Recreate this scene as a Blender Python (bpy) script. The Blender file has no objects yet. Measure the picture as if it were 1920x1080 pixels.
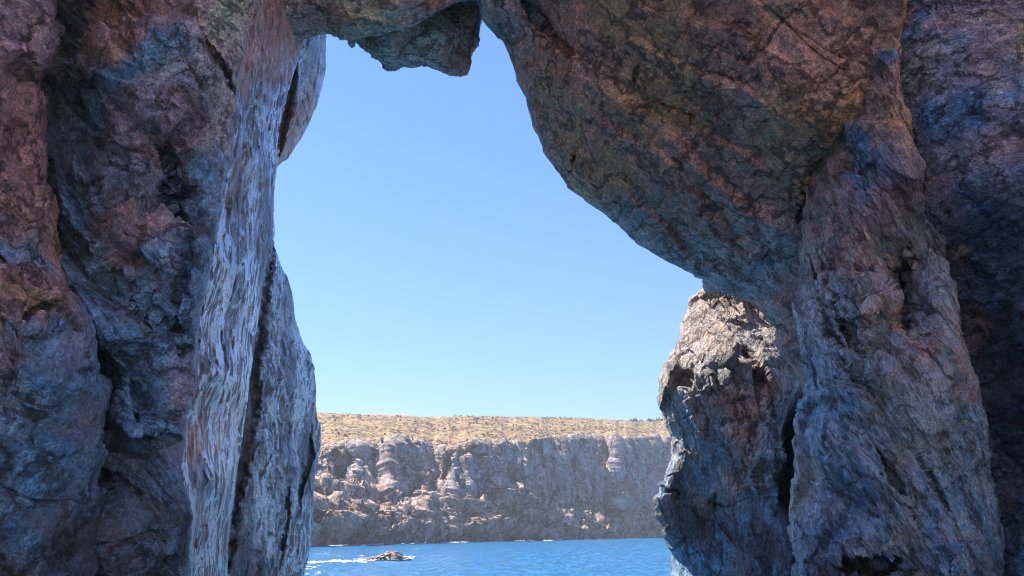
import bpy, math, random
import numpy as np
from mathutils import Matrix

random.seed(7); np.random.seed(7)
SC = bpy.context.scene
COL = SC.collection

# ------------------------------------------------------------------ camera
F_PX, PITCH, CAM_Z = 1663.0, math.radians(15.08), 3.5
cam_d = bpy.data.cameras.new('camera'); cam = bpy.data.objects.new('camera', cam_d); COL.objects.link(cam)
cam.location = (0, 0, CAM_Z); cam.rotation_euler = (math.pi/2 + PITCH, 0, 0)
cam_d.sensor_width = 36; cam_d.lens = 36*F_PX/1920; cam_d.clip_end = 12000; cam_d.clip_start = 0.1
SC.camera = cam
CP, SP = math.cos(PITCH), math.sin(PITCH)

def P(u, v, Y):
    """world point seen at photo pixel (u,v), at horizontal distance Y"""
    u, v, Y = np.broadcast_arrays(np.asarray(u, float), np.asarray(v, float), np.asarray(Y, float))
    x = (u-960)/F_PX; y = -(v-540)/F_PX
    wy = CP - y*SP; wz = SP + y*CP
    return np.stack([x/wy*Y, Y, CAM_Z + wz/wy*Y], -1)

def water_dist(v):
    y = -(np.asarray(v, float)-540)/F_PX
    return -CAM_Z*(CP - y*SP)/(SP + y*CP)

# ------------------------------------------------------------------ noise
def _h(ix, iy, iz, seed):
    with np.errstate(over='ignore'):
        h = (ix.astype(np.int64)*374761393 + iy.astype(np.int64)*668265263 + iz.astype(np.int64)*2147483647 + seed*974634777)
        h = h.astype(np.uint32)
        h ^= h >> np.uint32(15); h *= np.uint32(2246822519)
        h ^= h >> np.uint32(13); h *= np.uint32(3266489917)
        h ^= h >> np.uint32(16)
    return h
def _r(h): return (h & np.uint32(0xFFFFFF)).astype(np.float32)/np.float32(0xFFFFFF)
def _h2(h, k):
    with np.errstate(over='ignore'):
        h = h*np.uint32(2654435761) + np.uint32(k*40503+77)
        h ^= h >> np.uint32(16); h *= np.uint32(2246822519); h ^= h >> np.uint32(13)
    return h

def perlin(p, seed=0):
    i = np.floor(p); f = (p-i).astype(np.float32); i = i.astype(np.int64)
    w = f*f*f*(f*(f*6-15)+10)
    out = 0
    for dx in (0, 1):
        for dy in (0, 1):
            for dz in (0, 1):
                h = _h(i[..., 0]+dx, i[..., 1]+dy, i[..., 2]+dz, seed)
                g = (_r(h)*2-1)*(f[..., 0]-dx) + (_r(_h2(h, 1))*2-1)*(f[..., 1]-dy) + (_r(_h2(h, 2))*2-1)*(f[..., 2]-dz)
                ww = (w[..., 0] if dx else 1-w[..., 0])*(w[..., 1] if dy else 1-w[..., 1])*(w[..., 2] if dz else 1-w[..., 2])
                out = out + ww*g
    return out
def fbm(p, o=4, seed=0, gain=0.5, ridge=False):
    a, t, s = 1.0, 0.0, 0.0
    for k in range(o):
        n = perlin(p*(2.03**k)+k*17.3, seed+k)
        if ridge: n = 0.5-2*np.abs(n)
        t = t + a*n; s += a; a *= gain
    return t/s
def facets(p, seed=0, tilt=0.8):
    """piecewise planar broken-stone relief; returns (relief, distance to the nearest joint)"""
    i = np.floor(p).astype(np.int64); f = (p-i).astype(np.float32)
    n = p.shape[:-1]
    d1 = np.full(n, 9, np.float32); d2 = np.full(n, 9, np.float32); rel = np.zeros(n, np.float32)
    for dx in (-1, 0, 1):
        for dy in (-1, 0, 1):
            for dz in (-1, 0, 1):
                h = _h(i[..., 0]+dx, i[..., 1]+dy, i[..., 2]+dz, seed)
                ax = f[..., 0]-dx-_r(h); ay = f[..., 1]-dy-_r(_h2(h, 3)); az = f[..., 2]-dz-_r(_h2(h, 4))
                d = ax*ax+ay*ay+az*az
                v = tilt*((_r(_h2(h, 5))*2-1)*ax+(_r(_h2(h, 6))*2-1)*ay+(_r(_h2(h, 7))*2-1)*az) + (_r(_h2(h, 8))-0.5)*0.5
                near = d < d1
                d2 = np.where(near, d1, np.minimum(d2, d)); rel = np.where(near, v, rel); d1 = np.where(near, d, d1)
    return rel, np.sqrt(d2)-np.sqrt(d1)
def sstep(a, b, x):
    t = np.clip((x-a)/(b-a), 0, 1); return t*t*(3-2*t)

def rot_about(axis, deg):
    return np.array(Matrix.Rotation(math.radians(deg), 3, axis))

def curve(pts):
    p = sorted(pts); a = np.array(p, float)
    return lambda x: np.interp(x, a[:, 0], a[:, 1])
def rbf(ctrl):
    c = np.array(ctrl, float); q = c[:, :2]/400.0
    n = len(q); K = np.linalg.norm(q[:, None]-q[None], axis=-1)
    A = np.zeros((n+3, n+3)); A[:n, :n] = K + np.eye(n)*0.02; A[:n, n] = 1; A[:n, n+1:] = q; A[n, :n] = 1; A[n+1:, :n] = q.T
    w = np.linalg.solve(A, np.r_[c[:, 2], 0, 0, 0])
    def f(u, v):
        s = np.stack([u, v], -1)/400.0
        out = w[n] + s@w[n+1:]
        for k in range(n): out = out + w[k]*np.sqrt(((s-q[k])**2).sum(-1))
        return out
    return f
def seg_dist(u, v, line, taper=False):
    d = np.full(u.shape, 1e9); tt = np.zeros(u.shape); n = len(line)-1; i = 0
    if taper:
        for (x0, y0), (x1, y1) in zip(line[:-1], line[1:]):
            dx, dy = x1-x0, y1-y0; t = np.clip(((u-x0)*dx+(v-y0)*dy)/(dx*dx+dy*dy), 0, 1)
            e = np.hypot(u-x0-t*dx, v-y0-t*dy); tt = np.where(e < d, (i+t)/n, tt); d = np.minimum(d, e); i += 1
        return d, tt
    for (x0, y0), (x1, y1) in zip(line[:-1], line[1:]):
        dx, dy = x1-x0, y1-y0; t = np.clip(((u-x0)*dx+(v-y0)*dy)/(dx*dx+dy*dy), 0, 1)
        d = np.minimum(d, np.hypot(u-x0-t*dx, v-y0-t*dy))
    return d
def idw(u, v, ctrl, power=3.0):
    c = np.array([[a, b]+list(k) for a, b, k in ctrl], float)
    W = 0; S = 0
    for r in c:
        w = 1/(((u-r[0])**2+(v-r[1])**2)/1e4+0.05)**(power/2)
        W = W+w; S = S + w[..., None]*r[2:]
    return S/W[..., None]

# ------------------------------------------------------------------ materials
def nodes(name):
    m = bpy.data.materials.new(name); m.use_nodes = True
    nt = m.node_tree; nt.nodes.clear()
    def N(t, **k):
        n = nt.nodes.new(t)
        for a, b in k.items():
            if a.startswith('i_'):
                n.inputs[a[2:].replace('_', ' ')].default_value = b
            else: setattr(n, a, b)
        return n
    L = nt.links.new
    return m, N, L
def ramp(N, stops):
    r = N('ShaderNodeValToRGB'); e = r.color_ramp.elements
    while len(e) < len(stops): e.new(0.5)
    for k, (pos, c) in enumerate(stops):
        e[k].position = pos; e[k].color = c if len(c) == 4 else (*c, 1)
    return r

def rock_material(name, scale=1.0, stretch=(1, 1, 1), rot=(0, 0, 0), rough=(0.5, 0.85), bump=1.0, spec=0.5, wetr=0.2, ior=1.5, glint=0.0):
    m, N, L = nodes(name)
    out = N('ShaderNodeOutputMaterial'); b = N('ShaderNodeBsdfPrincipled'); L(b.outputs[0], out.inputs[0])
    tc = N('ShaderNodeTexCoord'); mp = N('ShaderNodeMapping'); L(tc.outputs['Object'], mp.inputs[0])
    m0 = N('ShaderNodeMapping'); m0.inputs['Rotation'].default_value = rot
    L(tc.outputs['Object'], m0.inputs[0]); L(m0.outputs[0], mp.inputs[0]); mp.inputs['Scale'].default_value = [s*scale for s in stretch]
    at = N('ShaderNodeAttribute', attribute_name='stone')
    n1 = N('ShaderNodeTexNoise'); n1.inputs['Scale'].default_value = 2.2; n1.inputs['Detail'].default_value = 7; n1.inputs['Roughness'].default_value = 0.68
    n2 = N('ShaderNodeTexNoise'); n2.inputs['Scale'].default_value = 9; n2.inputs['Detail'].default_value = 5; n2.inputs['Roughness'].default_value = 0.7
    n3 = N('ShaderNodeTexNoise'); n3.inputs['Scale'].default_value = 0.9; n3.inputs['Detail'].default_value = 3
    vo = N('ShaderNodeTexNoise'); vo.inputs['Scale'].default_value = 0.9; vo.inputs['Detail'].default_value = 5; vo.inputs['Roughness'].default_value = 0.55
    vd = N('ShaderNodeMath', operation='SUBTRACT'); vd.inputs[1].default_value = 0.5; va = N('ShaderNodeMath', operation='ABSOLUTE')
    L(vo.outputs['Fac'], vd.inputs[0]); L(vd.outputs[0], va.inputs[0])
    n4 = N('ShaderNodeTexNoise'); n4.inputs['Scale'].default_value = 24; n4.inputs['Detail'].default_value = 3; n4.inputs['Roughness'].default_value = 0.7
    wr = N('ShaderNodeVectorMath', operation='ADD'); sc = N('ShaderNodeVectorMath', operation='SCALE'); sc.inputs['Scale'].default_value = 0.5
    for n in (n1, n2, n3, n4): L(mp.outputs[0], n.inputs[0])
    L(n1.outputs['Color'], sc.inputs[0]); L(mp.outputs[0], wr.inputs[0]); L(sc.outputs[0], wr.inputs[1]); L(wr.outputs[0], vo.inputs[0])
    # mineral mottling: value, pale grains, rust; colour also darkened along the crack lines
    rv = ramp(N, [(0.28, (0.45, 0.45, 0.46)), (0.5, (0.95, 0.95, 0.95)), (0.72, (1.6, 1.55, 1.5))]); L(n1.outputs['Fac'], rv.inputs[0])
    mul = N('ShaderNodeMix', data_type='RGBA', blend_type='MULTIPLY'); mul.inputs['Factor'].default_value = 1
    L(at.outputs['Color'], mul.inputs['A']); L(rv.outputs[0], mul.inputs['B'])
    rf = ramp(N, [(0.34, (0.5, 0.5, 0.52)), (0.5, (0.95, 0.95, 0.95)), (0.68, (1.65, 1.6, 1.55))]); L(n2.outputs['Fac'], rf.inputs[0])
    mul2 = N('ShaderNodeMix', data_type='RGBA', blend_type='MULTIPLY'); mul2.inputs['Factor'].default_value = 1
    L(mul.outputs['Result'], mul2.inputs['A']); L(rf.outputs[0], mul2.inputs['B'])
    rg = ramp(N, [(0.36, (0.62, 0.62, 0.63)), (0.52, (1.0, 1.0, 1.0)), (0.66, (1.5, 1.5, 1.48))]); L(n4.outputs['Fac'], rg.inputs[0])
    rk = ramp(N, [(0.0, (0.30, 0.29, 0.29)), (0.014, (0.6, 0.59, 0.58)), (0.036, (1, 1, 1))]); L(va.outputs[0], rk.inputs[0])
    mul3 = N('ShaderNodeMix', data_type='RGBA', blend_type='MULTIPLY'); mul3.inputs['Factor'].default_value = 1
    mul4 = N('ShaderNodeMix', data_type='RGBA', blend_type='MULTIPLY'); mul4.inputs['Factor'].default_value = 1
    L(mul2.outputs['Result'], mul3.inputs['A']); L(rg.outputs[0], mul3.inputs['B']); L(mul3.outputs['Result'], mul4.inputs['A']); L(rk.outputs[0], mul4.inputs['B'])
    rr = ramp(N, [(0.52, (0, 0, 0)), (0.66, (1, 1, 1))]); L(n3.outputs['Fac'], rr.inputs[0])
    rm = N('ShaderNodeMath', operation='MULTIPLY'); rm.inputs[1].default_value = 0.35; L(rr.outputs[0], rm.inputs[0])
    rust = N('ShaderNodeMix', data_type='RGBA'); rust.inputs['B'].default_value = (0.3, 0.15, 0.09, 1)
    L(rm.outputs[0], rust.inputs['Factor']); L(mul4.outputs['Result'], rust.inputs['A'])
    if glint:        # sky glints painted as pale metallic threads, masked by the stone attribute's alpha
        ms = N('ShaderNodeMapRange'); ms.inputs['From Min'].default_value = 0.33; ms.inputs['From Max'].default_value = 0.46; ms.inputs['To Max'].default_value = glint; L(n2.outputs['Fac'], ms.inputs['Value'])
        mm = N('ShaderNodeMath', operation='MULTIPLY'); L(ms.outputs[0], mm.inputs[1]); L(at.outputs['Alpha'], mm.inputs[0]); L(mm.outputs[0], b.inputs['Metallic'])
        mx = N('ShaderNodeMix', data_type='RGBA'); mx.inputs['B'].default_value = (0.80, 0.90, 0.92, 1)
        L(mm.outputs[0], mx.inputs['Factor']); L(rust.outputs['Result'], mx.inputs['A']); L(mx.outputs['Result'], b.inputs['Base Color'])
    else: L(rust.outputs['Result'], b.inputs['Base Color'])
    # gloss: wet where the stone attribute's alpha says so
    mr = N('ShaderNodeMapRange'); mr.inputs['To Min'].default_value = rough[0]; mr.inputs['To Max'].default_value = rough[1]
    mr.inputs['From Min'].default_value = 0.35; mr.inputs['From Max'].default_value = 0.65
    L(n1.outputs['Fac'], mr.inputs['Value'])
    wet = N('ShaderNodeMix', data_type='FLOAT'); wet.inputs['B'].default_value = wetr; b.inputs['IOR'].default_value = ior
    L(at.outputs['Alpha'], wet.inputs['Factor']); L(mr.outputs[0], wet.inputs['A']); L(wet.outputs['Result'], b.inputs['Roughness'])
    b.inputs['Specular IOR Level'].default_value = spec
    # relief
    cr = N('ShaderNodeMapRange'); cr.inputs['From Max'].default_value = 0.03; L(va.outputs[0], cr.inputs['Value'])
    add = N('ShaderNodeMath', operation='MULTIPLY_ADD'); add.inputs[1].default_value = 0.20; L(cr.outputs[0], add.inputs[0]); L(n1.outputs['Fac'], add.inputs[2])
    add2 = N('ShaderNodeMath', operation='MULTIPLY_ADD'); add2.inputs[1].default_value = 0.35; L(n2.outputs['Fac'], add2.inputs[0]); L(add.outputs[0], add2.inputs[2])
    add3 = N('ShaderNodeMath', operation='MULTIPLY_ADD'); add3.inputs[1].default_value = 0.12; L(n4.outputs['Fac'], add3.inputs[0]); L(add2.outputs[0], add3.inputs[2])
    bp = N('ShaderNodeBump'); bp.inputs['Strength'].default_value = 1.0; bp.inputs['Distance'].default_value = 0.26*bump/scale
    L(add3.outputs[0], bp.inputs['Height']); L(bp.outputs[0], b.inputs['Normal'])
    return m

def simple(name, col, rough=0.8):
    m, N, L = nodes(name)
    out = N('ShaderNodeOutputMaterial'); b = N('ShaderNodeBsdfPrincipled'); L(b.outputs[0], out.inputs[0])
    tc = N('ShaderNodeTexCoord'); n = N('ShaderNodeTexNoise'); n.inputs['Scale'].default_value = 1.5; n.inputs['Detail'].default_value = 6
    L(tc.outputs['Object'], n.inputs[0])
    r = ramp(N, [(0.3, tuple(c*0.6 for c in col)), (0.7, tuple(min(1, c*1.3) for c in col))]); L(n.outputs['Fac'], r.inputs[0]); L(r.outputs[0], b.inputs['Base Color'])
    b.inputs['Roughness'].default_value = rough
    return m

# ------------------------------------------------------------------ mesh helpers
def tag(o, label=None, cat=None, group=None, kind=None):
    for k, v in (('label', label), ('category', cat), ('group', group), ('kind', kind)):
        if v: o[k] = v
    return o
def mesh_obj(name, verts, faces, mat, parent=None, col=None, smooth=True):
    me = bpy.data.meshes.new(name)
    verts = np.ascontiguousarray(verts, np.float32).reshape(-1, 3)
    if isinstance(faces, np.ndarray):
        nf, k = faces.shape
        me.vertices.add(len(verts)); me.vertices.foreach_set('co', verts.ravel())
        me.loops.add(nf*k); me.loops.foreach_set('vertex_index', faces.astype(np.int32).ravel())
        me.polygons.add(nf); me.polygons.foreach_set('loop_start', np.arange(0, nf*k, k, dtype=np.int32))
        me.update(calc_edges=True); me.validate()
    else:
        me.from_pydata(verts.tolist(), [], faces); me.update()
    if smooth: me.polygons.foreach_set('use_smooth', np.ones(len(me.polygons), bool))
    if col is not None:
        a = me.attributes.new('stone', 'FLOAT_COLOR', 'POINT'); a.data.foreach_set('color', np.ascontiguousarray(col, np.float32).ravel())
    me.materials.append(mat)
    o = bpy.data.objects.new(name, me); COL.objects.link(o)
    if parent: o.parent = parent
    return o
def grid_faces(nr, nc, wrap=False):
    i = np.arange(nr-1)[:, None]; j = np.arange(nc if wrap else nc-1)[None]
    jn = (j+1) % nc
    return np.stack([i*nc+j, i*nc+jn, (i+1)*nc+jn, (i+1)*nc+j], -1).reshape(-1, 4)

def joint(q, seed):
    """overlapping slabs broken off along joint planes: saw-tooth ledges with sharp lips, cut into blocks"""
    s = q[..., 2] + 0.5*fbm(q/2.6, 4, seed+50, 0.5)
    k = np.floor(s).astype(np.int64); z = np.zeros_like(k)
    f = (s-k).astype(np.float32)
    b = np.floor(q[..., 0]/2.4 + 0.25*fbm(q/1.9+7, 3, seed+51) + _r(_h(k, z, z, seed+3))*7).astype(np.int64)
    h = _h(k, b, z, seed)
    a = _r(h); c = _r(_h2(h, 9)); t = (_r(_h2(h, 11))-0.5)
    lip = np.clip((1-f)/0.07, 0, 1)
    return (a**1.6*f*lip*1.3 + (c-0.5)*0.5 + t*0.5*(q[..., 0]/2.4-b)*0.3)

def relief(p, comps):
    """sum of broken-stone relief layers; comps: (kind, size m, amplitude m, stretch, rotation matrix, seed)"""
    out = 0
    for kind, size, amp, st, R, seed in comps:
        q = p if R is None else p@R.T
        q = q/(np.array(st)*size)
        q = q + {'facet': 0.10, 'joint': 0.12}.get(kind, 0.25)*np.stack([perlin(q*1.3, seed+91), perlin(q*1.3+9, seed+92), perlin(q*1.3+19, seed+93)], -1)
        if kind == 'facet': out = out + amp*facets(q, seed)[0]
        elif kind == 'crack': out = out - amp*(1-sstep(0, 0.10, facets(q, seed)[1]))
        elif kind == 'joint': out = out + amp*joint(q, seed)
        elif kind == 'ridge': out = out + amp*fbm(q, 5, seed, 0.55, True)
        else: out = out + amp*fbm(q, 5, seed, 0.55)
    return out

def rock(name, left, right, depth, thick, mat, comps, colour, v0=-60, v1=1140, nv=480, nf=200, nb=46,
         horizontal=False, rnd=(0.8, 0.8), fissures=(), shrink=0.06, tint=0.35, edge_amp=0.45, wet=None, extend=True, seed=0, steps=(), up=42):
    """A solid mass of rock: a closed ring of stone per row (front face, side, back), lofted and then broken up along its normals."""
    a = np.linspace(v0, v1, nv)
    lo, hi = curve(left)(a)[:, None], curve(right)(a)[:, None]
    t = np.linspace(0, 1, nf); t = 0.75*t + 0.25*(0.5-0.5*np.cos(np.pi*t)); t = t[None]
    c = lo+(hi-lo)*t
    ph = np.linspace(0, np.pi, nb+2)[1:-1][None]
    lat = np.sign(np.cos(ph))*np.abs(np.cos(ph))**0.45; dep = np.sin(ph)**0.45
    mid, half = (lo+hi)/2, (hi-lo)/2
    cb = mid+half*lat*(1-shrink*dep)
    A = a[:, None]
    if horizontal: U, V, Ub, Vb = A+0*c, c, A+0*cb, cb
    else: U, V, Ub, Vb = c, A+0*c, cb, A+0*cb
    df = rbf(depth)
    Y = df(U, V)
    px = Y/F_PX
    eL, eR = (c-lo)*px, (hi-c)*px
    for e, w in ((eL, rnd[0]), (eR, rnd[1])):
        if w > 0:
            x = np.clip(1-e/w, 0, 1); Y = Y + w*0.8*(1-np.sqrt(np.maximum(1-x*x, 0)))
    wob = fbm(np.stack([U/60, V/60, 0*U+seed], -1), 4, 300+seed)
    wob2 = fbm(np.stack([U/60+50, V/60, 0*U+seed], -1), 4, 310+seed)
    wob3 = fbm(np.stack([U/16, V/16, 0*U+seed], -1), 4, 320+seed, 0.6)
    for line, width, dpt in fissures:
        if width < 0:                    # a rounded hollow
            Y = Y + dpt*np.exp(-(seg_dist(U+wob*14+wob3*5, V+wob2*14, line)/width)**2); continue
        d, tt = seg_dist(U+wob*16+wob3*9, V+wob2*16+wob3*6, line, True)
        w_ = width*(0.45+1.1*np.clip(0.5+wob3*1.6, 0, 1))*np.maximum(np.sin(np.pi*np.clip(tt, 0.02, 0.98)), 0)**0.5
        Y = Y + dpt*np.clip(1.5*(1-d/w_), 0, 1)*np.minimum(1, w_/width+0.2)
    Yl, Yr = Y[:, :1], Y[:, -1:]
    f = (lat+1)/2
    Yb = Yl*(1-f)+Yr*f + thick*dep
    UU = np.concatenate([U, Ub], 1); VV = np.concatenate([V, Vb], 1)
    pts = P(UU, VV, np.concatenate([Y, Yb], 1))
    if extend and not horizontal:
        top = [pts[0]*[1, 1, 0]+[0, 0, z] for z in np.linspace(up, pts[0][:, 2].mean()+1, 14)]
        zb = pts[-1][:, 2]
        bot = [np.c_[pts[-1][:, :2], zb*(1-k)+(-2.5)*k] for k in np.linspace(0.15, 1, 8)]
        top = [np.c_[q[:, :2], np.maximum(q[:, 2], pts[0][:, 2]+0.3*(14-k))] for k, q in enumerate(top)]
        pts = np.concatenate([np.array(top), pts, np.array(bot)], 0)
        UU = np.concatenate([np.repeat(UU[:1], 14, 0), UU, np.repeat(UU[-1:], 8, 0)], 0)
        VV = np.concatenate([np.repeat(VV[:1], 14, 0), VV, np.repeat(VV[-1:], 8, 0)], 0)
    nr, nc = pts.shape[:2]
    d1 = np.roll(pts, -1, 1)-np.roll(pts, 1, 1); d0 = np.gradient(pts, axis=0)
    nrm = np.cross(d1, d0); nrm /= np.linalg.norm(nrm, axis=-1, keepdims=True)+1e-9
    for _ in range(2):
        nrm = nrm + np.roll(nrm, 1, 1)+np.roll(nrm, -1, 1); nrm[1:-1] += nrm[:-2]+nrm[2:]
        nrm /= np.linalg.norm(nrm, axis=-1, keepdims=True)+1e-9
    cen = pts.mean(1, keepdims=True)
    if (((pts-cen)*nrm).sum(-1)).mean() < 0: nrm = -nrm
    disp = relief(pts, comps)
    em = np.concatenate([edge_amp+(1-edge_amp)*sstep(0, 1.1, np.minimum(eL if rnd[0] > 0 else eL+9, eR)), np.full(Ub.shape, edge_amp)], 1)
    if len(em) != nr: em = np.concatenate([np.repeat(em[:1], 14, 0), em, np.repeat(em[-1:], 8, 0)], 0)
    pts = pts + nrm*(disp*em)[..., None]
    # stone colour: blotches of the kinds of stone, pushed about by noise
    wx = fbm(pts*0.5, 5, 400+seed)*230; wz = fbm(pts*0.5+33, 5, 410+seed)*230
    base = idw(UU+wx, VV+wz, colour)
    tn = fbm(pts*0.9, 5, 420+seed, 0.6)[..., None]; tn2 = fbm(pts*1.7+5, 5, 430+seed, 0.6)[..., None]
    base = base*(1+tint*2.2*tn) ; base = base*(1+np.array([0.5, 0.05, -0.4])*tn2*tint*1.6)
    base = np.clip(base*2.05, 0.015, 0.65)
    w = np.zeros(UU.shape) if wet is None else np.clip(wet(UU, VV, pts), 0, 1)
    colr = np.concatenate([base, w[..., None]], -1)
    faces = grid_faces(nr, nc, True)
    vs = pts.reshape(-1, 3); cs = colr.reshape(-1, 4)
    # end caps
    nv_ = len(vs); vs = np.r_[vs, [pts[0].mean(0)], [pts[-1].mean(0)]]; cs = np.r_[cs, [cs[0]], [cs[-1]]]
    j = np.arange(nc); jn = (j+1) % nc
    cap0 = np.stack([np.full(nc, nv_), jn, j, j], -1); cap1 = np.stack([np.full(nc, nv_+1), (nr-1)*nc+j, (nr-1)*nc+jn, (nr-1)*nc+jn], -1)
    o = mesh_obj(name, vs, faces, mat, col=cs)
    import bmesh
    bm = bmesh.new(); bm.from_mesh(o.data); bm.verts.ensure_lookup_table()
    for k, cap in ((nv_, cap0), (nv_+1, cap1)):
        for q in cap:
            try: bm.faces.new([bm.verts[int(q[0])], bm.verts[int(q[1])], bm.verts[int(q[2])]])
            except ValueError: pass
    bmesh.ops.recalc_face_normals(bm, faces=bm.faces); bm.to_mesh(o.data); bm.free()
    o.data.polygons.foreach_set('use_smooth', np.ones(len(o.data.polygons), bool))
    return o

# stone kinds (albedo); some patches also paint in shade and sunlight
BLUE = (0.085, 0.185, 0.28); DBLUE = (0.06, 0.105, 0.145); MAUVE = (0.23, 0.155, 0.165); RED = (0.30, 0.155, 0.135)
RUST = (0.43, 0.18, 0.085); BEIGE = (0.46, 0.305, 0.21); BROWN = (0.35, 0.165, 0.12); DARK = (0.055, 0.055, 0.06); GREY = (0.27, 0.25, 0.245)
GREEN = (0.12, 0.14, 0.11); SAND = (0.20, 0.155, 0.125)

Rz = rot_about('Y', 0)
M_wall = rock_material('dark_cliff_stone', 1.0, rough=(0.26, 0.58), bump=0.85, spec=0.8)
M_red = rock_material('reddish_cliff_stone', 1.0, rough=(0.32, 0.65), spec=0.6)
M_slab = rock_material('wet_ribbed_stone', 1.2, (1.0, 1.0, 0.75), rough=(0.3, 0.6), bump=0.42, spec=1.0, wetr=0.13, ior=1.6, glint=0.95)
M_roof = rock_material('pale_roof_stone', 1.3, (0.7, 1, 1.4), rough=(0.55, 0.9))
M_over = rock_material('brown_overhang_stone', 0.9, rough=(0.45, 0.8), bump=0.6)
M_butt = rock_material('slanting_ribbed_stone', 1.2, (1.5, 1, 0.45), (0, math.radians(24), 0), rough=(0.25, 0.55), bump=1.1, spec=0.8, glint=0.5)
M_stack = rock_material('stack_stone', 0.9, (1.2, 1, 0.6), rough=(0.5, 0.85), bump=1.4)
M_cave = rock_material('purple_cave_stone', 1.1, (0.8, 1, 1.3), rough=(0.45, 0.8))

# ------------------------------------------------------------------ the near rocks
edge_pillar = [(-60, 125), (0, 108), (60, 104), (100, 97), (150, 62), (190, 72), (250, 74), (330, 84), (400, 96), (480, 112), (540, 130), (600, 172), (660, 188), (760, 196), (850, 190), (950, 176), (1080, 160), (1140, 155)]
edge_wall = [(-60, 482), (0, 474), (60, 456), (150, 443), (190, 440), (250, 432), (300, 426), (400, 412), (500, 392), (600, 376), (700, 366), (800, 354), (880, 344), (905, 342), (940, 358), (970, 366), (1080, 354), (1140, 350)]
edge_slab = [(-60, 566), (0, 574), (60, 572), (110, 560), (150, 547), (220, 527), (300, 515), (370, 512), (470, 505), (530, 492), (620, 480), (700, 470), (800, 456), (920, 440), (1000, 430), (1080, 424), (1140, 420)]
edge_rear = [(-60, 622), (40, 616), (65, 612), (100, 610), (140, 608), (170, 601), (195, 595), (225, 582), (250, 570), (275, 552), (295, 540), (312, 518), (345, 513), (400, 511), (455, 512), (475, 518), (495, 526), (525, 538), (555, 547), (600, 552), (625, 560), (655, 574), (690, 589), (730, 592), (780, 592), (797, 599), (815, 601), (850, 598), (880, 593), (920, 588), (960, 585), (1010, 583), (1040, 578), (1080, 568), (1140, 560)]

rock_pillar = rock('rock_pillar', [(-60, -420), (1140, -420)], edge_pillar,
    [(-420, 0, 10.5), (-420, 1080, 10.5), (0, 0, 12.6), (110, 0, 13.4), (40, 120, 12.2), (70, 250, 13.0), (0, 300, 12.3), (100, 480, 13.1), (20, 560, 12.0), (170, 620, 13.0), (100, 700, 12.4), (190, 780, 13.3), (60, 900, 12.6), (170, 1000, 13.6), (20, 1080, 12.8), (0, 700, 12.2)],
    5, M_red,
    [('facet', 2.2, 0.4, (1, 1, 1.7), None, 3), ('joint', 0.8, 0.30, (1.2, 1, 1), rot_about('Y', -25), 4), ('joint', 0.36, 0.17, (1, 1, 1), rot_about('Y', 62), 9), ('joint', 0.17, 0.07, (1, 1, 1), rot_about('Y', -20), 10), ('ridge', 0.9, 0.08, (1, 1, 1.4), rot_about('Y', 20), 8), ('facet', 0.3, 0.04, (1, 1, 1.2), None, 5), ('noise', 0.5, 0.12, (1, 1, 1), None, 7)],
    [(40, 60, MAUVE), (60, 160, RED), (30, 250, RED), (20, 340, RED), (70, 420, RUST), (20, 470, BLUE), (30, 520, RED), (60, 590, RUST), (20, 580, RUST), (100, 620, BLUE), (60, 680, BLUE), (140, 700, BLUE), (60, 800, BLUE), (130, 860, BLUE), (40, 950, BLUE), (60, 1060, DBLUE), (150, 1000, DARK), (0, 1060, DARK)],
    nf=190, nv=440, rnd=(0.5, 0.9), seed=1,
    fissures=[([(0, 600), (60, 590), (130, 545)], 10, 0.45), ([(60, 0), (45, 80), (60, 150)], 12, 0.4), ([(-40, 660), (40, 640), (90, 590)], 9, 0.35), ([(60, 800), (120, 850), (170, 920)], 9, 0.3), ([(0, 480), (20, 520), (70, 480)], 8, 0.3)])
tag(rock_pillar, 'reddish cracked rock column at the far left edge, blue grey lower down', 'rock pillar')

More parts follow.
